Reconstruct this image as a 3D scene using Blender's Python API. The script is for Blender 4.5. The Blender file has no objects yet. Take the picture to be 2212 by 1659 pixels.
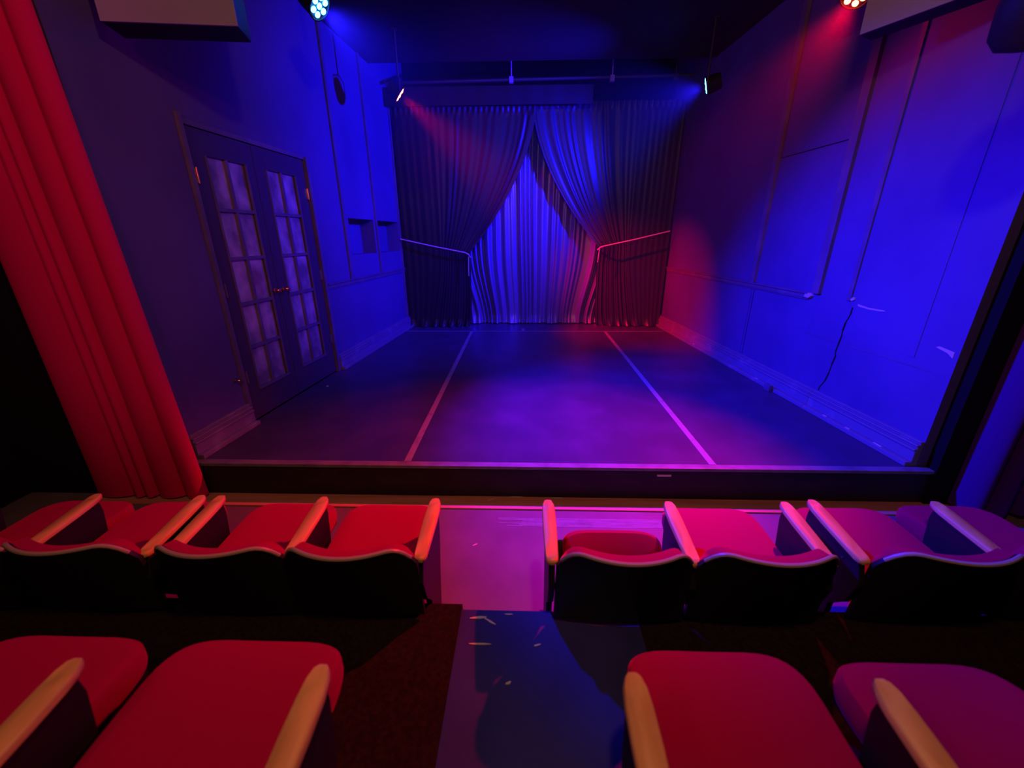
import bpy, bmesh, math, random
from mathutils import Vector, Matrix
random.seed(7)
SC = bpy.context.scene
COL = SC.collection
R = math.radians
PI = math.pi

# ------------------------------------------------------------------ camera, world, exposure
cam_data = bpy.data.cameras.new('camera')
cam_data.sensor_width = 36.0
cam_data.lens = 870.0 / 2212.0 * 36.0
cam_data.clip_start = 0.02
cam_data.dof.use_dof = True
cam_data.dof.focus_distance = 4.0
cam_data.dof.aperture_fstop = 1.7
cam = bpy.data.objects.new('camera', cam_data)
COL.objects.link(cam)
_p, _y, _r = R(20.13), R(-1.74), R(-0.28)
fw = Vector((math.sin(_y) * math.cos(_p), math.cos(_y) * math.cos(_p), -math.sin(_p)))
rt = Vector((math.cos(_y), -math.sin(_y), 0))
up = rt.cross(fw)
rt2 = rt * math.cos(_r) + up * math.sin(_r)
up2 = up * math.cos(_r) - rt * math.sin(_r)
m3 = Matrix((rt2, up2, -fw)).transposed()
cam.matrix_world = Matrix.Translation((0, 0, 1.82)) @ m3.to_4x4()
SC.camera = cam

SC.view_settings.view_transform = 'Standard'
SC.view_settings.look = 'None'
SC.view_settings.gamma = 1.0
SC.view_settings.use_curve_mapping = False
SC.view_settings.exposure = 0.0

world = bpy.data.worlds.new('world')
SC.world = world
world.use_nodes = True
world.node_tree.nodes['Background'].inputs[0].default_value = (0.35, 0.12, 0.6, 1)
world.node_tree.nodes['Background'].inputs[1].default_value = 0.0

BLUE = (0.012, 0.006, 1.0)
RED = (1.0, 0.0, 0.03)
WARM = (1.0, 0.47, 0.22)
# the four stage lamps: name, place, aim, colour, power, cone, blend, led emission
LAMPS = [
    ('blue_front', (-1.52, 3.70, 3.42), (2.05, 3.10, 0.30), BLUE, 3200, 77, 1.0, 12),
    ('red_back',   (-1.50, 5.67, 3.42), (2.50, 7.10, 0.25), RED, 2100, 42, 1.0, 8),
    ('blue_back',  (2.07, 5.54, 3.42), (-1.10, 6.75, 2.5), BLUE, 2200, 100, 1.0, 10),
    ('red_front',  (2.39, 3.78, 3.45), (.25, 2.60, .2), RED, 1500, 60, 1.0, 20),
]
HOUSE = [((0.3, 0.4, 3.6), 68, None, 0), ((-1.7, -0.6, 3.35), 22, None, 0), ((-.6, -1.9, 3.5), 120, (-2.6, 2.44, 2.1), 38)]  # last entry: red spot added to light the left curtain

# ------------------------------------------------------------------ helpers
MATS = {}
def mat(name, col, rough=0.6, spec=0.5, metal=0.0, coat=0.0, noise=None, bump=None, sheen=0.0, emit=None, coat_rough=0.1):
    if name in MATS: return MATS[name]
    m = bpy.data.materials.new(name); m.use_nodes = True
    nt = m.node_tree; b = nt.nodes['Principled BSDF']
    b.inputs['Base Color'].default_value = (*col, 1)
    b.inputs['Roughness'].default_value = rough
    b.inputs['Specular IOR Level'].default_value = spec
    b.inputs['Metallic'].default_value = metal
    b.inputs['Coat Weight'].default_value = coat
    b.inputs['Coat Roughness'].default_value = coat_rough
    b.inputs['Sheen Weight'].default_value = sheen
    if emit:
        b.inputs['Emission Color'].default_value = (*emit[0], 1)
        b.inputs['Emission Strength'].default_value = emit[1]
    if sheen:
        b.inputs['Sheen Roughness'].default_value = .45
        k = max(col); b.inputs['Sheen Tint'].default_value = (col[0]/k, col[1]/k, min(1, col[2]/k), 1)
    tc = nt.nodes.new('ShaderNodeTexCoord')
    if noise:   # (second colour, scale xyz, detail, lo, hi)
        c2, sc, det, lo, hi = noise
        mp = nt.nodes.new('ShaderNodeMapping'); mp.inputs['Scale'].default_value = sc
        nz = nt.nodes.new('ShaderNodeTexNoise'); nz.inputs['Scale'].default_value = 1; nz.inputs['Detail'].default_value = det
        rp = nt.nodes.new('ShaderNodeValToRGB')
        rp.color_ramp.elements[0].position = lo; rp.color_ramp.elements[0].color = (*col, 1)
        rp.color_ramp.elements[1].position = hi; rp.color_ramp.elements[1].color = (*c2, 1)
        nt.links.new(tc.outputs['Object'], mp.inputs[0]); nt.links.new(mp.outputs[0], nz.inputs['Vector'])
        nt.links.new(nz.outputs['Fac'], rp.inputs[0]); nt.links.new(rp.outputs[0], b.inputs['Base Color'])
    if bump:    # (scale xyz, strength, distance)
        mp = nt.nodes.new('ShaderNodeMapping'); mp.inputs['Scale'].default_value = bump[0]
        nz = nt.nodes.new('ShaderNodeTexNoise'); nz.inputs['Scale'].default_value = 1; nz.inputs['Detail'].default_value = 4
        bp = nt.nodes.new('ShaderNodeBump'); bp.inputs['Strength'].default_value = bump[1]; bp.inputs['Distance'].default_value = bump[2]
        nt.links.new(tc.outputs['Object'], mp.inputs[0]); nt.links.new(mp.outputs[0], nz.inputs['Vector'])
        nt.links.new(nz.outputs['Fac'], bp.inputs['Height']); nt.links.new(bp.outputs[0], b.inputs['Normal'])
        if coat: nt.links.new(bp.outputs[0], b.inputs['Coat Normal'])
    MATS[name] = m
    return m

def tag(o, label=None, cat=None, group=None, kind=None):
    if label: o['label'] = label
    if cat: o['category'] = cat
    if group: o['group'] = group
    if kind: o['kind'] = kind
    return o
def thing(name, loc, label, cat, group=None, kind=None):
    o = bpy.data.objects.new(name, None); COL.objects.link(o)
    o.location = loc; o.empty_display_size = 0.1
    return tag(o, label, cat, group, kind)
def obj(name, bm, m, parent=None, smooth=True, angle=40):
    """bm is in world coordinates of the parent's local frame"""
    me = bpy.data.meshes.new(name)
    bmesh.ops.recalc_face_normals(bm, faces=bm.faces)
    if smooth:
        for f in bm.faces: f.smooth = True
        for e in bm.edges:
            if len(e.link_faces) == 2 and e.calc_face_angle(0) > R(angle): e.smooth = False
    bm.to_mesh(me); bm.free()
    me.materials.append(m)
    o = bpy.data.objects.new(name, me); COL.objects.link(o)
    if parent: o.parent = parent
    return o
def part(name, bm, m, parent, **k): return obj(name, bm, m, parent, **k)
def setting(name, bm, m, **k):
    o = obj(name, bm, m, **k); o['kind'] = 'structure'; return o

def hexa(bm, c):
    """8 corners: bottom 4 then top 4 (same winding)"""
    v = [bm.verts.new(p) for p in c]
    for f in ((0,1,2,3),(7,6,5,4),(0,4,5,1),(1,5,6,2),(2,6,7,3),(3,7,4,0)): bm.faces.new([v[i] for i in f])
    return v
def box(bm, x0, x1, y0, y1, z0, z1):
    return hexa(bm, [(x0,y0,z0),(x1,y0,z0),(x1,y1,z0),(x0,y1,z0),(x0,y0,z1),(x1,y0,z1),(x1,y1,z1),(x0,y1,z1)])
def bevel(bm, w, seg=2):
    bmesh.ops.bevel(bm, geom=list(bm.edges), offset=w, segments=seg, affect='EDGES', profile=0.6)
def NB(): return bmesh.new()
def bx(*a, bev=0, seg=2):
    bm = NB(); box(bm, *a)
    if bev: bevel(bm, bev, seg)
    return bm
def tube(bm, pts, r, seg=10, caps=True):
    pts = [Vector(p) for p in pts]; rings = []; n = len(pts)
    rr = r if isinstance(r, (list, tuple)) else [r]*n
    ref = None
    for i, p in enumerate(pts):
        d = (pts[min(i+1, n-1)] - pts[max(i-1, 0)]).normalized()
        if ref is None: ref = Vector((0,0,1)) if abs(d.z) < .9 else Vector((1,0,0))
        a = d.cross(ref).normalized(); b = d.cross(a).normalized(); ref = b.cross(d) if False else ref
        rings.append([bm.verts.new(p + (a*math.cos(t) + b*math.sin(t))*rr[i]) for t in [2*PI*k/seg for k in range(seg)]])
    for i in range(n-1):
        for k in range(seg):
            bm.faces.new((rings[i][k], rings[i][(k+1)%seg], rings[i+1][(k+1)%seg], rings[i+1][k]))
    if caps: bm.faces.new(rings[0][::-1]); bm.faces.new(rings[-1])
def lathe(bm, prof, origin, axis, seg=20):
    """prof: list of (distance along axis, radius)"""
    ax = Vector(axis).normalized(); o = Vector(origin)
    a = ax.orthogonal().normalized(); b = ax.cross(a)
    rings = []
    for h, r in prof:
        rings.append([bm.verts.new(o + ax*h + (a*math.cos(2*PI*k/seg) + b*math.sin(2*PI*k/seg))*max(r, 1e-4)) for k in range(seg)])
    for i in range(len(prof)-1):
        for k in range(seg): bm.faces.new((rings[i][k], rings[i][(k+1)%seg], rings[i+1][(k+1)%seg], rings[i+1][k]))
    bm.faces.new(rings[0][::-1]); bm.faces.new(rings[-1])
def extrude_poly(bm, poly, x0, x1):
    """polygon in (y,z) extruded along x"""
    a = [bm.verts.new((x0, y, z)) for y, z in poly]; b = [bm.verts.new((x1, y, z)) for y, z in poly]
    n = len(poly)
    bm.faces.new(a[::-1]); bm.faces.new(b)
    for i in range(n): bm.faces.new((a[i], a[(i+1)%n], b[(i+1)%n], b[i]))
def sheet(bm, nu, nv, f, thick=None):
    """grid surface; f(u,v)->point; thick: f2(u,v)->point for the back side"""
    g = [[bm.verts.new(f(i/nu, j/nv)) for j in range(nv+1)] for i in range(nu+1)]
    for i in range(nu):
        for j in range(nv): bm.faces.new((g[i][j], g[i+1][j], g[i+1][j+1], g[i][j+1]))
    if thick:
        h = [[bm.verts.new(thick(i/nu, j/nv)) for j in range(nv+1)] for i in range(nu+1)]
        for i in range(nu):
            for j in range(nv): bm.faces.new((h[i][j+1], h[i+1][j+1], h[i+1][j], h[i][j]))
        for i in range(nu):
            bm.faces.new((g[i][0], h[i][0], h[i+1][0], g[i+1][0])); bm.faces.new((g[i+1][nv], h[i+1][nv], h[i][nv], g[i][nv]))
        for j in range(nv):
            bm.faces.new((g[0][j+1], h[0][j+1], h[0][j], g[0][j])); bm.faces.new((g[nu][j], h[nu][j], h[nu][j+1], g[nu][j+1]))

def smooth01(t): t = max(0, min(1, t)); return t*t*(3-2*t)

# stage walls are splayed: x of the wall face at a depth y
def XL(y): return -2.104 - 0.0744*(7.284 - y)
def XR(y): return 2.497 + 0.0627*(7.317 - y)
def wbox(bm, side, y0, y1, z0, z1, d0, d1):
    """box on a wall: between distances d0..d1 from the wall face into the room"""
    X = (lambda y, d: XL(y) + d) if side == 'L' else (lambda y, d: XR(y) - d)
    c = [(X(y0,d0), y0), (X(y0,d1), y0), (X(y1,d1), y1), (X(y1,d0), y1)]
    return hexa(bm, [(x, y, z0) for x, y in c] + [(x, y, z1) for x, y in c])
def wpt(side, y, d, z): return Vector((XL(y)+d if side == 'L' else XR(y)-d, y, z))

S = 0.27        # stage height
YF = 2.53       # stage front
YB = 7.26       # tied curtains
CZ = 4.05       # ceiling over the stage

# ------------------------------------------------------------------ materials
M_wall = mat('wall_paint', (.075,.058,.20), .62, .3, noise=((.105,.082,.26), (1.2,1.2,1.2), 6, .35, .7), bump=((14,14,14), .12, .01))
M_trim = mat('trim_paint', (.11,.088,.17), .42, .4, noise=((.17,.13,.2), (4,4,4), 5, .45, .7))
M_base = mat('baseboard_paint', (.17,.15,.26), .30, .5, noise=((.28,.25,.36), (6,6,6), 6, .55, .75), bump=((9,9,9), .2, .006))
M_black = mat('black_paint', (.012,.011,.014), .6, .3)
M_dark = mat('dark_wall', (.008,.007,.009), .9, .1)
M_ceil = mat('ceiling_paint', (.024,.02,.028), .8, .2, noise=((.04,.03,.032), (1,1,1), 4, .4, .7))
M_stage = mat('stage_vinyl', (.038,.035,.085), .40, .5, noise=((.058,.05,.12), (3,3,3), 7, .4, .75), bump=((20,20,20), .1, .004))
M_edge = mat('stage_edge', (.2,.19,.26), .5, .4, noise=((.13,.12,.17), (8,8,8), 5, .4, .7))
M_fascia = mat('stage_fascia', (.022,.016,.026), .55, .3, noise=((.035,.024,.036), (4,4,10), 6, .5, .7))
M_tape = mat('lavender_tape', (.24,.22,.30), .5, .4, noise=((.16,.15,.2), (10,10,10), 5, .5, .75))
M_housefl = mat('house_floor', (.19,.13,.19), .5, .4, noise=((.14,.09,.13), (2.2,2.2,2.2), 6, .35, .7))
M_shade_strip = mat('shade_strip_brown', (.75,.27,.24), .5, .4, noise=((.55,.18,.16), (1.5,18,18), 6, .35, .7))  # brown stands for floor lying in the stage front's shadow
M_scuff = mat('pale_scuff', (.62,.52,.55), .6, .3)
M_carpet = mat('dark_carpet', (.013,.006,.009), .95, .1, noise=((.024,.011,.014), (60,60,60), 3, .4, .7), bump=((250,250,250), .5, .004))
M_aisle = mat('aisle_lit_blue', (.035,.035,.26), .45, .4, noise=((.024,.024,.19), (3,3,3), 6, .4, .7))  # blue lamp light on the grey floor put into the colour
M_door = mat('door_paint', (.055,.045,.075), .4, .4, bump=((8,8,8), .1, .006))
M_glass = mat('frosted_pane', (.16,.13,.17), .5, .5, coat=.9, coat_rough=.04, noise=((.5,.42,.48), (5,5,4.2), 3, .38, .68), bump=((7,7,3), .35, .012))
M_brass = mat('brass', (.85,.52,.2), .25, .5, metal=1)
M_velvet = mat('red_velvet', (.36,.001,.058), .85, .1, sheen=.6, bump=((6,6,6), .15, .01))
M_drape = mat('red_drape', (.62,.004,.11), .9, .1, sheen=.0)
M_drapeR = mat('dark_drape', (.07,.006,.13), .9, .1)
M_shell = mat('black_shell', (.012,.011,.013), .5, .4)
M_panel = mat('black_panel', (.014,.012,.018), .5, .4)
M_rim = mat('pale_edge', (.42,.30,.30), .35, .5)
M_wood = mat('armrest_wood', (.85,.42,.18), .42, .4, noise=((.68,.31,.13), (30,4,30), 6, .4, .7))
M_satin = mat('satin_backdrop', (.20,.21,.46), .36, .6, metal=.5,  noise=((.27,.27,.55), (3,3,.6), 3, .4, .7))
M_tied_dim = mat('satin_dim_side', (.018,.014,.022), .42, .35)  # same cloth as the right curtain, darkened where less light falls
M_tied_lit = mat('satin_lit_side', (.034,.032,.05), .40, .45)  # same cloth as the left, lightened for the nearby blue lamp
M_rope = mat('rope', (.75,.6,.62), .7, .3)
M_metal = mat('dark_metal', (.05,.05,.06), .45, .5, metal=.3)
M_pale = mat('pale_box', (.34,.27,.50), .6, .3, noise=((.28,.22,.42), (3,3,3), 4, .4, .7))

# ------------------------------------------------------------------ room shell
bm = NB()   # auditorium floor
box(bm, -3.75, 3.75, -2.6, YF, -.12, 0)
setting('floor', bm, M_housefl)
bm = NB()   # stage deck: splayed plan
hexa(bm, [(-3.0,YF+.03,0),(3.1,YF+.03,0),(3.1,8.0,0),(-3.0,8.0,0),(-3.0,YF+.03,S),(3.1,YF+.03,S),(3.1,8.0,S),(-3.0,8.0,S)])
setting('floor_stage', bm, M_stage)
setting('trim_1', bx(-3.0, 3.05, YF-.018, YF+.03, 0, S-.022, bev=.003), M_fascia)
setting('trim_2', bx(-3.0, 3.05, YF-.03, YF+.03, S-.022, S+.003, bev=.004), M_edge)
setting('trim_3', bx(-3.2, 3.2, YF-.16, YF-.018, 0, .012, bev=.004), M_shade_strip)  # added strip: shadow at the stage foot put into its colour

# left stage wall, with the door opening and two niches
bm = NB()
D = -.21
def wl(y0, y1, z0, z1, d0=D, d1=0): wbox(bm, 'L', y0, y1, z0, z1, d0, d1)
TOP = 4.6
wl(2.49, 3.19, 0, TOP)
wl(3.19, 4.69, 2.60, TOP)
wl(3.19, 4.69, 0, S)
wl(4.69, 5.46, 0, TOP)
wl(5.46, 8.0, 0, 1.60)
wl(5.46, 8.0, 2.05, TOP)
wl(6.21, 6.355, 1.60, 2.05)
wl(7.165, 8.0, 1.60, 2.05)
wl(5.46, 6.21, 1.60, 2.05, D-.1, -.2)
wl(6.355, 7.165, 1.60, 2.05, D-.1, -.2)
setting('wall_left', bm, M_wall, smooth=False)
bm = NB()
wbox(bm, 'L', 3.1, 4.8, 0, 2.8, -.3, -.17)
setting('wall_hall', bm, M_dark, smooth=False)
bm = NB()
wbox(bm, 'R', 2.57, 3.86, 0, TOP, -.10, 0)
wbox(bm, 'R', 3.865, 4.845, 0, TOP, -.16, -.004)
wbox(bm, 'R', 4.85, 8.0, 0, TOP, -.16, 0)
wbox(bm, 'R', 3.84, 4.86, 0, 2.57, -.1, 0)
setting('wall_right', bm, M_wall, smooth=False)
setting('wall_back', bx(-2.6, 3.1, 8.0, 8.12, 0, TOP), M_dark, smooth=False)
# proscenium walls and auditorium sides
setting('wall_front_left', bx(-3.75, -2.67, 2.50, 2.62, 0, TOP), M_dark, smooth=False)
bm = NB(); box(bm, 2.86, 3.75, 2.56, 2.74, 0, TOP); box(bm, 2.86, 3.04, 2.49, 2.56, 0, TOP)
setting('wall_front_right', bm, M_dark, smooth=False)
setting('wall_house_left', bx(-3.87, -3.75, -2.6, 2.74, 0, TOP), M_dark, smooth=False)
setting('wall_house_right', bx(3.75, 3.87, -2.6, 2.74, 0, TOP), M_dark, smooth=False)
setting('wall_rear', bx(-3.87, 3.87, -2.72, -2.6, 0, TOP), M_dark, smooth=False)
bm = NB()
box(bm, -3.87, 3.87, -2.72, 6.62, CZ, CZ+.15)
box(bm, -3.87, 3.87, 6.62, 8.12, TOP-.05, TOP+.1)
setting('ceiling', bm, M_ceil, smooth=False)

# chair rails, vertical battens, baseboards
def rail(side, y0, y1, z, name, m=M_trim):
    bm = NB()
    wbox(bm, side, y0, y1, z-.028, z+.012, 0, .020); wbox(bm, side, y0, y1, z+.012, z+.026, 0, .034)
    wbox(bm, side, y0, y1, z-.042, z-.028, 0, .012)
    return setting(name, bm, m, smooth=False)
rail('L', 4.72, 7.9, 1.285, 'trim_4'); rail('R', 3.95, 7.9, 1.285, 'trim_5')
n_t = 6
def batten(side, y, w, z0, z1, d=.022, m=None):
    global n_t
    bm = NB(); wbox(bm, side, y-w/2, y+w/2, z0, z1, 0, d)
    setting('trim_%d' % n_t, bm, m or M_trim, smooth=False); n_t += 1
batten('L', 5.335, .055, 1.312, CZ); batten('L', 6.285, .05, 1.312, CZ)
batten('R', 4.845, .075, 1.312, CZ, .03); batten('R', 3.862, .085, 1.312, CZ, .03); batten('R', 3.50, .04, 1.30, CZ, .012)
batten('R', 2.86, .05, 1.0, CZ, .004, M_wall)
batten('L', 7.21, .05, 0.45, CZ, .02)
def baseboard(side, runs, name):
    bm = NB()
    for y0, y1 in runs:
        wbox(bm, side, y0, y1, S, S+.035, 0, .085)
        wbox(bm, side, y0, y1, S+.035, S+.12, 0, .045)
        wbox(bm, side, y0, y1, S+.12, S+.135, 0, .055)
        wbox(bm, side, y0, y1, S+.135, S+.152, 0, .036)
        wbox(bm, side, y0, y1, S+.152, S+.166, 0, .044)
        wbox(bm, side, y0, y1, S+.166, S+.182, 0, .024)
        wbox(bm, side, y0, y1, S+.182, S+.192, 0, .030)
    bevel(bm, .003, 1)
    return setting(name, bm, M_base, smooth=False)
baseboard('L', [(2.56, 3.17), (4.71, 7.9)], 'baseboard_left')
baseboard('R', [(2.57, 3.6), (3.604, 4.9), (4.905, 7.9)], 'baseboard_right')

# worn patches on the right wall (thin chips of bare plaster)
def chip(side, pts, d=.0035, m=M_scuff, name='trim_x'):
    global n_t
    bm = NB()
    a = [bm.verts.new(wpt(side, y, 0.0005, z)) for y, z in pts]; b = [bm.verts.new(wpt(side, y, d, z)) for y, z in pts]
    bm.faces.new(a[::-1]); bm.faces.new(b)
    for i in range(len(pts)): bm.faces.new((a[i], a[(i+1)%len(pts)], b[(i+1)%len(pts)], b[i]))
    return obj(name, bm, m, smooth=False)
o = chip('R', [(3.41,1.285),(3.30,1.272),(3.17,1.275),(3.155,1.268),(3.20,1.262),(3.30,1.260),(3.40,1.268)], name='plaster_chip')
tag(o, 'pale torn strip of plaster on the right wall beside the broken rail end', 'wall damage')
o = chip('R', [(3.47,1.33),(3.45,1.335),(3.445,1.315),(3.468,1.30),(3.485,1.31)], d=.012, name='plaster_chip')
tag(o, 'small pale chip of plaster at the foot of the thin batten on the right wall', 'wall damage')
o = chip('R', [(3.98,1.30),(3.93,1.31),(3.90,1.285),(3.93,1.262),(3.985,1.27)], d=.03, name='plaster_chip')
tag(o, 'pale broken end of the chair rail on the right wall', 'wall damage')
o = chip('R', [(2.60,1.10),(2.70,1.115),(2.72,1.105),(2.64,1.085),(2.60,1.06)], name='plaster_chip')
tag(o, 'small pale scrape on the right wall next to the black proscenium edge', 'wall damage')
# crack: jagged dark ridge
bm = NB()
zc = [1.25, 1.19, 1.12, 1.05, 1.0, .93, .86, .82, .74, .66, .58, .50, .47]
yc = [3.45, 3.452, 3.475, 3.483, 3.478, 3.487, 3.495, 3.483, 3.497, 3.503, 3.52, 3.56, 3.565]
for i in range(len(zc)-1):
    w0 = .004 + .006*random.random(); 
    p = [wpt('R', yc[i]-w0, .0005, zc[i]), wpt('R', yc[i]+w0, .0005, zc[i]), wpt('R', yc[i+1]+w0, .0005, zc[i+1]), wpt('R', yc[i+1]-w0, .0005, zc[i+1])]
    q = [x + Vector((-.003,0,0)) for x in p]
    hexa(bm, p + q)
tag(obj('wall_crack', bm, M_black, smooth=False), 'long jagged dark crack running down the lower right wall', 'crack')
bm = NB(); wbox(bm, 'R', 4.805, 4.812, .47, 1.24, 0, .002); wbox(bm, 'R', 3.9, 4.79, 2.563, 2.572, 0, .002); 
setting('trim_%d' % n_t, bm, M_black, smooth=False); n_t += 1
bm = NB(); wbox(bm, 'R', 2.7, 3.9, .935, .940, 0, .0025)
setting('trim_%d' % n_t, bm, M_trim, smooth=False); n_t += 1
o = obj('outlet_block', bx(XR(4.05)-.13, XR(4.05)-.09, 4.02, 4.12, S, S+.07, bev=.004), M_trim)
tag(o, 'small painted block standing on the stage floor against the right baseboard', 'block')
# paint chips along the baseboard
for k, (y, z, s) in enumerate([(5.9,.305,.02),(4.35,.305,.018),(3.35,.306,.022),(3.10,.306,.022),(2.82,.306,.035)]):
    bm = NB(); X = XR(y) - .05
    box(bm, X-.02, X-.005, y-s, y+s, S+.0355, S+.039)
    tag(obj('paint_chip', bm, M_scuff), 'pale chip of bare paint on the ledge of the right baseboard', 'paint chip', 'paint chips along the right baseboard')

# ------------------------------------------------------------------ french doors
# casing
bm = NB()
wbox(bm, 'L', 3.165, 3.20, S, 2.64, -.05, .022)
wbox(bm, 'L', 4.655, 4.70, S, 2.60, -.05, .03)
wbox(bm, 'L', 3.20, 4.655, 2.575, 2.61, -.05, .012)
setting('trim_%d' % n_t, bm, M_trim, smooth=False); n_t += 1
def leaf(name, y0, y1, p0, p1, knob_y, hinge_y, label):
    r = thing(name, wpt('L', (y0+y1)/2, 0, S), label, 'door', kind='structure')
    off = r.location.copy()
    def sub(bm): bmesh.ops.translate(bm, verts=bm.verts, vec=-off); return bm
    zb, zt = .54, 2.40
    bm = NB()
    wbox(bm, 'L', y0, p0, S+.01, 2.57, -.045, -.005); wbox(bm, 'L', p1, y1, S+.01, 2.57, -.045, -.005)
    wbox(bm, 'L', p0, p1, S+.01, zb, -.045, -.005); wbox(bm, 'L', p0, p1, zt, 2.57, -.045, -.005)
    part('door_frame', sub(bm), M_door, r, smooth=False)
    bm = NB(); pm = (p0+p1)/2
    wbox(bm, 'L', pm-.014, pm+.014, zb, zt, -.040, -.004)
    for i in range(1, 5):
        z = zb + (zt-zb)*i/5; wbox(bm, 'L', p0, p1, z-.013, z+.013, -.040, -.003)
    wbox(bm, 'L', p0-.012, p1+.012, zb-.014, zb+.004, -.010, .010); 
    wbox(bm, 'L', p0-.01, p0+.004, zb, zt, -.010, .004); wbox(bm, 'L', p1-.004, p1+.01, zb, zt, -.010, .004)
    part('muntins', sub(bm), M_trim, r, smooth=False)
    bm = NB(); wbox(bm, 'L', p0, p1, zb, zt, -.032, -.026)
    part('glass_panes', sub(bm), M_glass, r, smooth=False)
    bm = NB(); lathe(bm, [(0,.024),(.006,.024),(.008,.009),(.03,.009),(.034,.02),(.048,.027),(.06,.022),(.066,.008)], wpt('L', knob_y, -.005, 1.348), (1,0,0))
    part('door_knob', sub(bm), M_brass, r)['label'] = 'brass door knob'
    for z in (2.25, 1.42, .68):
        bm = NB(); wbox(bm, 'L', hinge_y-.012, hinge_y+.012, z-.05, z+.05, -.004, .004)
        tube(bm, [wpt('L', hinge_y, .008, z-.055), wpt('L', hinge_y, .008, z+.055)], .007)
        part('hinge', sub(bm), M_brass if z > 2 else M_trim, r)
leaf('door_1', 3.212, 3.885, 3.365, 3.775, 3.825, 3.235, 'left leaf of the dark french doors, ten blotchy glass panes, nearer the red curtain')
leaf('door_2', 3.892, 4.645, 4.035, 4.468, 3.955, 4.64, 'right leaf of the dark french doors, panes streaked with blue reflections')
o = obj('door_stop', (lambda b: (lathe(b, [(0,.012),(.03,.008),(.045,.014),(.055,.010)], wpt('L', 3.10, 0.001, .70), (1,0,0)), b)[1])(NB()), M_brass)
tag(o, 'tiny brass stop on the left wall low beside the french doors', 'door stop')

# ------------------------------------------------------------------ tape lines on the stage
def strip(p, q, w, label, m=M_tape, z=S, h=.002, name='floor_tape', group=None):
    p = Vector((*p, 0)); q = Vector((*q, 0)); d = (q-p).normalized(); n = Vector((-d.y, d.x, 0))*w/2
    bm = NB(); c = [p-n, q-n, q+n, p+n]
    hexa(bm, [(v.x, v.y, z+.0004) for v in c] + [(v.x, v.y, z+h) for v in c])
    return tag(obj(name, bm, m, smooth=False), label, 'tape', group)
strip((-.85, YF+.032), (-.905, 6.86), .05, 'long pale tape line on the stage floor, left of centre')
strip((1.365, YF+.032), (1.40, 6.86), .05, 'long pale tape line on the stage floor, right of centre')
strip((-2.05, 6.885), (2.42, 6.90), .035, 'pale tape line across the back of the stage in front of the curtains')
strip((-.01, 6.91), (-.012, 7.14), .05, 'short pale tape mark under the blue backdrop at centre stage')
o = strip((-2.18, 4.12), (-2.16, 4.12), .02, 'tiny pale scrap on the stage floor in front of the french doors', m=M_scuff, name='paper_scrap', h=.006); o['category'] = 'scrap'
# scuffs in front of the stage
bm = NB()
random.seed(3)
for k in range(7):
    y = 2.20 + k*.0125; x0 = -.17 + .27*random.random()*(1 if k not in (2,5) else .1)
    box(bm, x0, 1.2, y, y+.0105, .0004, .0016)
tag(obj('worn_line', bm, M_tape, smooth=False), 'worn pale line across the auditorium floor in front of the first row', 'line')
def blob(x, y, z, sx, sy, label, m=M_scuff, h=.003, rot=0, name='paint_fleck', cat='fleck', group=None):
    bm = NB(); n = 9; pts = []
    for k in range(n):
        a = 2*PI*k/n; r = .7+.5*random.random(); X = sx*r*math.cos(a); Y = sy*r*math.sin(a)
        pts.append((x+X*math.cos(rot)-Y*math.sin(rot), y+X*math.sin(rot)+Y*math.cos(rot)))
    a = [bm.verts.new((p[0], p[1], z+.0003)) for p in pts]; b = [bm.verts.new((p[0], p[1], z+h)) for p in pts]
    bm.faces.new(a[::-1]); bm.faces.new(b)
    for i in range(n): bm.faces.new((a[i], a[(i+1)%n], b[(i+1)%n], b[i]))
    return tag(obj(name, bm, m, smooth=False), label, cat, group)
g = 'pale flecks on the brown board at the stage foot'  # the board is the strip coloured as shaded floor
blob(-.23, 2.47, .012, .03, .005, 'short pale scratch on the brown shadow strip at the foot of the stage', rot=.6, group=g)
blob(-.05, 2.505, .012, .05, .004, 'short pale scratch on the brown shadow strip at the foot of the stage', group=g)
blob(.26, 2.50, .012, .04, .004, 'short pale scratch on the brown shadow strip at the foot of the stage', group=g)
blob(-.30, 2.02, 0, .02, .006, 'pale scratch on the purple floor just right of the left aisle seat', rot=.5)
bm = NB(); box(bm, .96, 1.06, YF-.0215, YF-.0185, .20, .215); tag(obj('torn_label', bm, M_scuff), 'small torn pale sticker on the black stage front', 'sticker')

# ------------------------------------------------------------------ raked seating platform
PY, PZ = 1.325, .26
bm = NB(); box(bm, -3.75, -.27, -.35, PY+.035, 0, PZ); box(bm, .50, 3.75, -.35, PY+.035, 0, PZ)
setting('floor_riser', bm, M_carpet, smooth=False)
setting('floor_aisle', bx(-.269, .499, -.35, PY+.005, 0, PZ+.002), M_aisle, smooth=False)
bm = NB(); box(bm, -3.75, 3.75, -2.6, -.352, 0, PZ*2)
setting('floor_riser_rear', bm, M_carpet, smooth=False)
random.seed(11)
for (x, y, sx, sy, r_) in [(-.19,1.29,.04,.006,.1),(-.14,1.275,.03,.005,-.5),(-.06,1.31,.02,.004,0),(-.17,1.17,.05,.004,0),(.06,1.17,.015,.004,.3),(-.05,1.02,.012,.005,.5)]:
    blob(x, y, PZ+.002, sx, sy, 'pale chipped spot on the aisle step', rot=r_, group='chips on the aisle step', name='paint_fleck', cat='fleck')
o = obj('paper_scrap', bx(-.098, -.072, .643, .663, PZ+.002, PZ+.012, bev=.003), mat('white_paper', (.8,.75,.7), .7))
tag(o, 'small white scrap of paper lying on the blue aisle floor between the near seats', 'scrap')

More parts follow.
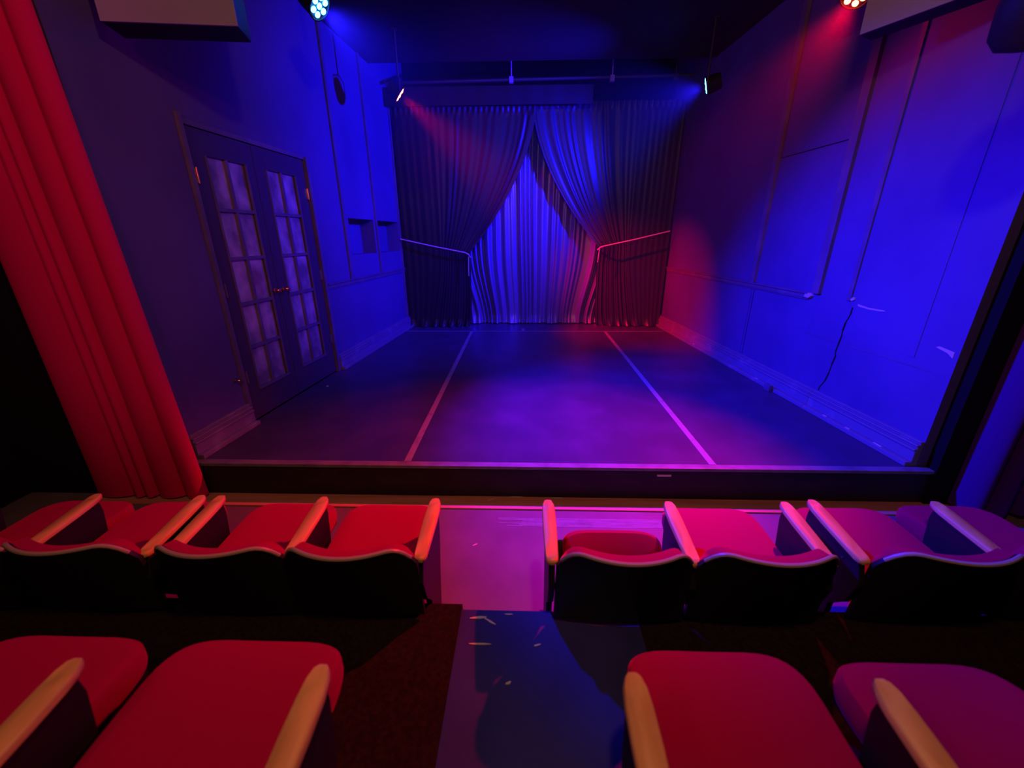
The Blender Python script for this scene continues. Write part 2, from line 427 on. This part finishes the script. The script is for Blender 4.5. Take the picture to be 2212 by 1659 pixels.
# ------------------------------------------------------------------ theatre chairs
def seat_pad(xc, w, pivot_y, length, zt, th):
    """rounded cushion: flat saddle top, waterfall front"""
    n = 40; rings = []
    bm = NB()
    def outline(s, inset):
        pts = []
        for k in range(n):
            a = 2*PI*k/n
            e = .42
            cx = math.copysign(abs(math.cos(a))**e, math.cos(a)); cy = math.copysign(abs(math.sin(a))**e, math.sin(a))
            yy = (cy*.5+.5)
            ww = w*(.90+.10*yy)/2 - inset
            pts.append((xc + cx*ww, pivot_y + inset + yy*(length-2*inset), cx, yy))
        return pts
    lev = [(0, .020), (.012, .004), (.03, 0), (th*.75, 0), (th*.93, .008), (th, .028)]
    for h, ins in lev:
        ring = []
        for x, y, cx, yy in outline(1, ins):
            sad = (.012*(abs(cx)**2) - .010*max(0, (yy-.8)/.2)) * (h/th)
            ring.append(bm.verts.new((x, y, zt-th+h+sad)))
        rings.append(ring)
    for i in range(len(rings)-1):
        for k in range(n): bm.faces.new((rings[i][k], rings[i][(k+1)%n], rings[i+1][(k+1)%n], rings[i+1][k]))
    bm.faces.new(rings[0][::-1])
    # domed top: concentric rings
    last = rings[-1]; c = Vector((xc, pivot_y+length*.5, zt+.004))
    for t in (.75, .5, .25):
        ring = []
        for k in range(n):
            p = rings[-1][k].co if False else last[k].co
            q = c.lerp(p, t); q.z = zt + (p.z-zt)*t*t + .006*(1-t*t)
            ring.append(bm.verts.new(q))
        prev = rings[-1]
        for k in range(n): bm.faces.new((prev[k], prev[(k+1)%n], ring[(k+1)%n], ring[k]))
        rings.append(ring)
    bm.faces.new(rings[-1])
    return bm

def make_chair(xl, xr, y0, z0, arms, label, group, tilt=0, length=.53, seat_shift=0, sw=.485):
    """y0: rear end of the armrests; arms: which sides this chair owns, e.g. 'LR'"""
    xc = (xl+xr)/2; W = xr-xl
    r = thing('theatre_chair', (xc, y0+.15, z0), label, 'chair', group)
    ox, oy = xc, y0+.15
    def loc(bm): return bm
    # seat
    bm = seat_pad(0, min(sw, W-.045), -.12, length, .452, .085)
    pan = NB(); w2 = min(sw, W-.045)/2-.03
    w2 += .04 if tilt else 0
    box(pan, -w2, w2, -.10, -.12+length-.05, .345, .372); bevel(pan, .01, 2)
    if tilt:
        pv = Vector((0, .0, .36)); rot = Matrix.Rotation(tilt, 3, 'X')
        for b_ in (bm, pan): bmesh.ops.rotate(b_, verts=b_.verts, cent=pv, matrix=rot)
    if seat_shift:
        for b_ in (bm, pan): bmesh.ops.translate(b_, verts=b_.verts, vec=seat_shift)
    s = part('seat', bm, M_velvet, r); part('seat_pan', pan, M_shell, s)
    # backrest
    hw = .270
    def ztop(u):  # u -1..1
        a = abs(u); return .698 - .11*max(0, (a-.62)/.38)**2.2
    def yb(u, v): return -.205 + .012*(1-v) - (.115*v-.115)*0 - .10*v + (.02+.085*v)*u*u + .02
    def front(u, v):
        U = u*2-1; z = .285 + (ztop(U)-.285)*v; return (U*hw, yb(U, v)+.03, z)
    def back(u, v):
        U = u*2-1; z = .285 + (ztop(U)-.285)*v; return (U*hw, yb(U, v)+.012, z)
    bm = NB(); sheet(bm, 28, 10, front, back)
    sh = part('backrest', bm, M_shell, r)
    bm = NB()
    def pf(u, v):
        U = u*2-1; V = .06+.94*v; z = .285 + (ztop(U)-.285-.004)*V
        e = (1-abs(U)**12)*(1-abs(v*2-1)**30)
        return (U*(hw-.006), yb(U, V)+.034+.044*e, z+.016*e)
    def pb(u, v):
        U = u*2-1; V = .06+.94*v; z = .285 + (ztop(U)-.285-.004)*V; return (U*(hw-.006), yb(U, V)+.0305, z)
    sheet(bm, 28, 12, pf, pb)
    part('back_cushion', bm, M_velvet, r)
    bm = NB(); pts = [(U*hw, yb(U, 1)+.016, ztop(U)+.002) for U in [-1+2*k/28 for k in range(1, 28)]]
    tube(bm, pts, .0085, 8); part('edge_trim', bm, M_rim, r)
    # armrests and side panels
    for sd in arms:
        X = (xl if sd == 'L' else xr) - xc
        prof = [(.0,.014),(.01,.022),(.03,.0265),(.12,.029),(.22,.031),(.29,.030),(.325,.027),(.345,.019),(.355,.010)]
        bm = NB(); rings = []
        for y, w in prof:
            z = .585 + .04*(y/.355); Y = y-.15
            tk = .010 if 0 < y < .35 else .006
            ring = [(-w, z-tk), (-w, z+tk*.4), (-w*.86, z+tk), (w*.86, z+tk), (w, z+tk*.4), (w, z-tk), (w*.8, z-tk-.003), (-w*.8, z-tk-.003)]
            rings.append([bm.verts.new((X+a, Y, b)) for a, b in ring])
        for i in range(len(rings)-1):
            for k in range(8): bm.faces.new((rings[i][k], rings[i][(k+1)%8], rings[i+1][(k+1)%8], rings[i+1][k]))
        bm.faces.new(rings[0][::-1]); bm.faces.new(rings[-1])
        part('armrest', bm, M_wood, r, angle=55)
        bm = NB()
        extrude_poly(bm, [(-.135,.567),(.18,.60),(.185,.55),(.165,.42),(.13,.28),(.08,.03),(.11,.0),(-.06,.0),(-.05,.03),(-.06,.28),(-.13,.36),(-.165,.48)], X-.013, X+.013)
        bevel(bm, .003, 1)
        sp = part('side_panel', bm, M_panel, r, smooth=False)
        bm = NB(); box(bm, X-.03, X+.03, -.08 if z0 == 0 else -.08, .13, 0, .008); part('foot', bm, M_panel, sp)
        bm = NB(); lathe(bm, [(0,.006),(.004,.006),(.006,.003)], (X+(.013 if sd == 'R' else -.013), -.06, .53), (1 if sd == 'R' else -1, 0, 0), 10)
        part('bolt', bm, M_metal, sp)
    return r
Y1, Y2 = 1.275, .285
G1, G2 = 'chairs of the front row', 'chairs of the near row'
make_chair(-.965, -.42, Y1, 0, 'LR', 'red velvet theatre chair of the front row, beside the aisle on its left', G1)
make_chair(-1.475, -.965, Y1, 0, 'L', 'red front-row theatre chair, second from the aisle on the left', G1, sw=.5)
make_chair(-2.10, -1.575, Y1, 0, 'LR', 'red front-row theatre chair, third from the aisle on the left, below the red curtain', G1)
make_chair(-2.63, -2.10, Y1, 0, 'L', 'red front-row theatre chair farthest left, in the dark beyond the red curtain', G1)
make_chair(.12, .69, Y1, 0, 'LR', 'front-row theatre chair right of the aisle with its seat cushion tipped up', G1, tilt=R(55), length=.30, seat_shift=Vector((0, .047, 0)), sw=.46)
make_chair(.69, 1.235, Y1+.01, 0, 'R', 'magenta-lit front-row theatre chair, second from the aisle on the right', G1)
make_chair(1.375, 1.945, Y1+.03, 0, 'LR', 'magenta-lit front-row theatre chair, third from the aisle on the right', G1)
make_chair(1.945, 2.50, Y1+.06, 0, 'R', 'dim purple front-row theatre chair farthest right, by the blue-lit curtain', G1)
make_chair(-1.045, -.46, Y2, PZ, 'LR', 'large near red theatre chair left of the aisle floor, orange wooden armrest', G2, sw=.53)
make_chair(-1.605, -1.045, Y2, PZ, 'L', 'near-row red theatre chair at the bottom left corner, second from the aisle', G2, sw=.51)
make_chair(-2.26, -1.70, Y2, PZ, 'LR', 'near-row red theatre chair cut off at the far left, only a dark corner showing', G2)
make_chair(.25, .795, Y2, PZ, 'LR', 'large near red theatre chair right of the aisle floor, orange armrest on its left', G2, sw=.5)
make_chair(.795, 1.345, Y2-.02, PZ, 'R', 'near-row dim red theatre chair in the bottom right corner', G2)

# ------------------------------------------------------------------ big side curtains
def fold(u, n, seed, sharp=1.6):
    """irregular pleats in -1..1"""
    a = 2*PI*n*u + 2.8*math.sin(2*PI*u*1.7+seed) + 2.0*math.sin(2*PI*u*3.9+seed*2.1) + 1.1*math.sin(2*PI*u*8.3+seed*1.3)
    s = math.sin(a)
    return math.copysign(abs(s)**(1/sharp), s)*(.75+.25*math.sin(seed+7*u))
def pleat(u, edges, rng):
    """outward bulge between irregular crease positions: 0 at a crease, 1 at the crest"""
    for a, b in zip(edges, edges[1:]):
        if u <= b:
            t = (u-a)/(b-a); return math.sin(PI*t)**.55
    return 0
LE = [0, .38, .47, .57, .81, 1.0]
def left_drape():
    bm = NB()
    def f(u, v, k=0):
        z = .03 + v*3.98
        xr = -2.335 - .043*z; xl = -3.17
        us = u + .018*math.sin(v*3.1+u*5)*(1-u)*u*3
        x = xl + (xr-xl)*u
        y = 2.465 - .055*pleat(max(0, min(1, us)), LE, 0) 
        return (x, y, z)
    sheet(bm, 190, 24, lambda u, v: f(u, v), lambda u, v: tuple(Vector(f(u, v))+Vector((0, .006, 0))))
    return bm
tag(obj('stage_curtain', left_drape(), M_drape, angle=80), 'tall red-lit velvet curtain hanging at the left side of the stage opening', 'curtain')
RE = [0, .2, .42, .58, .8, 1.0]
def right_drape():
    bm = NB()
    def f(u, v):
        z = .04 + v*3.97; x = 3.00 + .70*u
        y = 2.47 - .15*pleat(u, RE, 0) + .008*math.sin(v*4+u*17)
        return (x, y, z)
    sheet(bm, 130, 24, f, lambda u, v: tuple(Vector(f(u, v))+Vector((0, .006, 0))))
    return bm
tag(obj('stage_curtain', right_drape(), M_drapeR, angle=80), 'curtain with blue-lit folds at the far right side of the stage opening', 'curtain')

# ------------------------------------------------------------------ back curtains
def tied(xo, xi_top, xi_tie, z_tie, ztop, seed, ripple, YB=YB):
    """xo: outer edge, xi: inner edge"""
    zb = S+.012
    wt = xi_top-xo; wk = xi_tie-xo
    def f(u, v):
        z = zb + (ztop-zb)*v
        xt = xo + wt*u
        # compressed positions at the tie: outer folds hang straight, inner ones gather
        c = abs(wk/wt); g = u if u < c*.55 else c*.55 + (u-c*.55)*(c-c*.55)/(1-c*.55)
        xk = xo + wt*g
        if z > z_tie:
            t = (ztop-z)/(ztop-z_tie); x = xt + (xk-xt)*(t**1.7); comp = t**1.7
        else:
            t = (z_tie-z)/(z_tie-zb)
            rel = xo + wk*(u**.95)
            x = xk + (rel-xk)*smooth01(t*.8)*.75; comp = 1-.55*smooth01(t)
            x += math.copysign(.045, -wk)*(t**6)*u
        A = .015*(.25+1.0*smooth01(u*1.3-.1))*(.55+.45*math.sin(u*23+seed)*math.sin(u*9.1+seed))*(1-.4*comp*smooth01((u-.3)*3))
        y = YB + A*fold(u, ripple, seed, 1.25) + .0025*math.sin(2*PI*u*ripple*2.3+seed+2*v)
        gather = math.exp(-((z-z_tie)/.18)**2)*smooth01((u-.45)*2.2)
        y -= .05*gather
        if z < S+.16:
            h = (S+.16-z)/.16; y -= .055*h*h*(1+.8*math.sin(u*41+seed))
        if v > .975: y = YB + .012*math.sin(u*170)
        return (x, y, z)
    bm = NB(); sheet(bm, 260, 70, f, lambda u, v: tuple(Vector(f(u, v))+Vector((0, .005, 0))))
    return bm
o = obj('tied_curtain', tied(-2.085, .17, -.93, 1.56, 3.70, 1.1, 8), M_tied_dim, angle=80)
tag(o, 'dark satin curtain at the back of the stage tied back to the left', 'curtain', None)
o = obj('tied_curtain', tied(2.46, .12, 1.27, 1.64, 3.77, 3.4, 11, YB+.085), M_tied_lit, angle=80)
tag(o, 'dark satin curtain at the back of the stage, tied back to the right', 'curtain', None)
def backdrop():
    bm = NB()
    x0, x1 = -1.75, 2.05; zb = S+.015; zt = 3.66
    def f(u, v):
        z = zb + (zt-zb)*v; xs = x0+(x1-x0)*u
        half = .24 if xs < .24 else .24
        # each of the two drops is drawn towards its middle low down, like a swag
        cx = .17
        t = (1-v)
        pull = (cx-xs)*.20*smooth01((t-.45)/.55)**2
        x = xs + pull + .012*math.sin(14*u+6*v)
        y = YB+.33 + .042*fold(u, 33, .3, 1.3)*(.6+.4*math.sin(31*u)) + .035*fold(u, 12, 2.2, 1.0)
        if xs > .12 and xs < .16: y += .03
        if z < S+.22:
            h = (S+.22-z)/.22; y -= .05*h*h*(1+.5*math.sin(u*53))
        return (x, y, z)
    sheet(bm, 420, 60, f, lambda u, v: tuple(Vector(f(u, v))+Vector((0, .005, 0))))
    return bm
tag(obj('backdrop_curtain', backdrop(), M_satin, angle=80), 'shiny pleated backdrop curtain lit bright blue between the two tied curtains', 'curtain')
# tie ropes
def rope(pts, label, end):
    bm = NB(); P = [Vector(p) for p in pts]; path = []
    for i in range(len(P)-1):
        for k in range(8): path.append(P[i].lerp(P[i+1], k/8))
    path.append(P[-1])
    tube(bm, path, .0115, 10)
    r = tag(obj('tieback_rope', bm, M_rope), label, 'rope')
    bm = NB(); tube(bm, end, .007, 8); 
    part('rope_tail', bm, M_rope, r)
    return r
rope([(-2.09, 7.17, 1.785), (-1.55, 7.155, 1.67), (-1.0, 7.14, 1.565), (-.945, 7.15, 1.535), (-.925, 7.2, 1.49), (-.93, 7.27, 1.48)], 'pink-lit rope tying back the left dark curtain', [(-.945,7.15,1.50),(-.95,7.14,1.35),(-.955,7.15,1.18)])
rope([(2.40, 7.17, 1.89), (1.85, 7.155, 1.765), (1.33, 7.14, 1.66), (1.27, 7.15, 1.64), (1.25, 7.2, 1.61), (1.25, 7.27, 1.60)], 'red-lit rope tying back the right dark curtain', [(1.26,7.15,1.62),(1.25,7.14,1.5),(1.245,7.15,1.40)])
# header pipe, hangers, border
bm = NB(); tube(bm, [(-2.05, 6.98, 3.93), (2.42, 6.98, 3.97)], .022, 12)
pp = tag(obj('curtain_pipe', bm, M_metal), 'dark metal pipe hanging from the ceiling above the back curtains', 'pipe')
for x in (-.2, 1.25, 2.15):
    zz = 3.95
    bm = NB(); tube(bm, [(x, 6.98, zz), (x, 6.98, 4.55)], .010, 8); box(bm, x-.03, x+.03, 6.95, 7.01, zz-.045, zz+.03)
    part('hanger', bm, M_pale if x < 2 else M_metal, pp)
bm = NB()
sheet(bm, 120, 6, lambda u, v: (-2.1+3.1*u, 7.05+.003*math.sin(u*60), 3.66+.24*v), lambda u, v: (-2.1+3.1*u, 7.056+.003*math.sin(u*60), 3.66+.24*v))
tag(obj('curtain_border', bm, M_black, angle=80), 'short black border cloth above the back curtains', 'curtain')

# ------------------------------------------------------------------ pale boxes hung at the top of the side walls
def slab(name, a, b, depth_dir, depth, z0, z1, label, pm=M_pale):
    """a,b: plan ends of the front face"""
    a = Vector((*a, 0)); b = Vector((*b, 0)); n = Vector((*depth_dir, 0)).normalized()*depth
    off = (a+b+n)/2; off.z = z0
    r = thing(name, off, label, 'ceiling box')
    c = [a, b, b+n, a+n]
    bm = NB(); hexa(bm, [(p.x, p.y, z0) for p in c] + [(p.x, p.y, z1) for p in c]); bmesh.ops.translate(bm, verts=bm.verts, vec=-off); bevel(bm, .004, 1)
    part('housing', bm, M_black, r, smooth=False)
    t = (b-a).normalized(); nn = -n.normalized()*.012; a2 = a+t*.0; b2 = b-t*.0
    bm = NB(); c = [a2+nn, b2+nn, b2, a2]
    hexa(bm, [(p.x, p.y, z0+.004) for p in c] + [(p.x, p.y, z1) for p in c]); bmesh.ops.translate(bm, verts=bm.verts, vec=-off)
    part('front_panel', bm, pm, r, smooth=False)
    return r
BXL = slab('hanging_box', (-2.30, 2.665), (-1.60, 2.75), (-.25, 1), .19, 2.92, CZ, 'pale-fronted box hanging from the ceiling at the upper left, beside the blue lamp')
BXR = slab('hanging_box', (2.207, 3.348), (2.62, 2.53), (.244, .148), .15, 3.05, CZ, 'pale-fronted box hanging from the ceiling in the top right corner, beside the red lamp', mat('pale_box_warm', (.40,.33,.30), .6, .3))

# black round speaker in the top right corner
r = thing('hanging_speaker', (1.98, 2.0, 2.50), 'dark round out-of-focus speaker hanging in the top right corner', 'speaker')
bm = NB(); lathe(bm, [(0,.05),(.01,.10),(.05,.13),(.16,.14),(.26,.12),(.30,.06)], (0,0,0), (-.2,-.3,1), 28); part('shell', bm, M_black, r)
bm = NB(); tube(bm, [(-.05,-.08,.28),(-.05,-.08,1.55)], .012, 8); part('bracket', bm, M_black, r)

# ------------------------------------------------------------------ stage lamps
def lamp(nm, pos, aim, colr, power, cone, blend, spill, label, emit_c, emit_s):
    P = Vector(pos); d = (Vector(aim)-P).normalized()
    r = thing('stage_lamp', P, label, 'stage lamp', 'four small LED stage lamps')
    bm = NB(); lathe(bm, [(-.15,.04),(-.145,.075),(-.10,.085),(-.02,.09),(.0,.098),(.010,.098),(.010,.09),(-.005,.088)], (0,0,0), d, 28)
    h = part('housing', bm, M_black, r)
    a = d.orthogonal().normalized(); b = d.cross(a)
    for k in range(7):
        o_ = Vector((0,0,0)) if k == 6 else (a*math.cos(k*PI/3)+b*math.sin(k*PI/3))*.056
        bm = NB(); lathe(bm, [(0,.021),(.006,.021),(.012,.016),(.015,.008)], o_ + d*.0, d, 14)
        part('led', bm, mat('led_'+nm, (0,0,0), emit=(emit_c, emit_s)), h)
    # yoke and clamp up to the ceiling
    side = d.cross(Vector((0,0,1))).normalized()
    bm = NB(); q = [side*.108, side*.108+Vector((0,0,.14)), Vector((0,0,.17)), -side*.108+Vector((0,0,.14)), -side*.108]
    tube(bm, q, .008, 8); part('yoke', bm, M_metal, r)
    bm = NB(); tube(bm, [(0,0,.16), (0,0,CZ-P.z)], .012, 10); box(bm, -.03, .03, -.03, .03, CZ-P.z-.012, CZ-P.z)
    part('drop_pipe', bm, M_metal, r)
    L = bpy.data.lights.new('light_'+nm, 'SPOT'); L.energy = power; L.color = colr; L.spot_size = R(cone); L.spot_blend = blend; L.shadow_soft_size = .045
    lo = bpy.data.objects.new('lamp_light', L); COL.objects.link(lo); lo.parent = r
    lo.location = d*.055; lo.rotation_euler = d.to_track_quat('-Z', 'Y').to_euler()
    L = bpy.data.lights.new('spill_'+nm, 'SPOT'); L.energy = spill; L.color = colr; L.spot_size = R(176); L.spot_blend = .6; L.shadow_soft_size = .06
    l2 = bpy.data.objects.new('lamp_spill', L); COL.objects.link(l2); l2.parent = r; l2.location = d*.06; l2.rotation_euler = lo.rotation_euler
labels = {'blue_front': 'blue LED stage lamp with a cluster of bright dots near the top left',
          'red_back': 'red LED stage lamp above the left tied curtain',
          'blue_back': 'blue LED stage lamp above the right tied curtain',
          'red_front': 'red LED stage lamp at the top edge beside the right pale box'}
for nm, pos, aim, colr, pw, cone, bl, spill in LAMPS:
    blue = nm.startswith('blue')
    lamp(nm, pos, aim, colr, pw, cone, bl, spill, labels[nm], (.03, .30, 1.0) if blue else (1.0, .07, .03), 30)
# dim warm house lights over the audience, plus an added red spot
for k, (pos, pw, aim, cone) in enumerate(HOUSE):
    c = WARM if aim is None else (1.0, .004, .38)
    if aim is None:
        r = thing('house_light', pos, 'warm pendant house light over the audience', 'ceiling light', 'house lights over the audience')
    else:
        r = thing('added_red_spot', pos, 'added unseen red spotlight over the audience aimed at the left red curtain', 'ceiling light')  # unseen lamp, added only to brighten the left curtain
    bm = NB(); lathe(bm, [(0,.10),(.02,.10),(.16,.05),(.20,.03)], (0,0,0), (0,0,1), 24); part('shade', bm, M_black, r)
    bm = NB(); lathe(bm, [(-.03,.02),(-.02,.04),(0,.05),(.001,.03)], (0,0,0), (0,0,1), 16); part('bulb', bm, mat('house_bulb%d' % (aim is None), (0,0,0), emit=(c, 4)), r)
    bm = NB(); tube(bm, [(0,0,.2),(0,0,CZ-pos[2])], .006, 8); part('cord', bm, M_black, r)
    if aim is None:
        L = bpy.data.lights.new('house_light', 'POINT')
    else:
        L = bpy.data.lights.new('added_drape_spot', 'SPOT'); L.spot_size = R(cone); L.spot_blend = .8
    L.energy = pw; L.color = c; L.shadow_soft_size = .08
    lo = bpy.data.objects.new('house_lamp_light', L); COL.objects.link(lo); lo.parent = r; lo.location = (0,0,-.13)
    if aim: lo.rotation_euler = (Vector(aim)-Vector(pos)).to_track_quat('-Z', 'Y').to_euler()

# ------------------------------------------------------------------ thin theatre haze over the stage
hz = bpy.data.materials.new('haze'); hz.use_nodes = True
nt = hz.node_tree; nt.nodes.remove(nt.nodes['Principled BSDF'])
vs = nt.nodes.new('ShaderNodeVolumeScatter'); vs.inputs['Density'].default_value = .008; vs.inputs['Anisotropy'].default_value = .35
nt.links.new(vs.outputs[0], nt.nodes['Material Output'].inputs['Volume'])
bm = NB(); box(bm, -2.05, 2.45, 3.52, 7.0, S+.05, CZ-.02)
o = obj('haze', bm, hz, smooth=False)
tag(o, 'thin stage haze glowing around the coloured lamps', 'haze', kind='stuff')
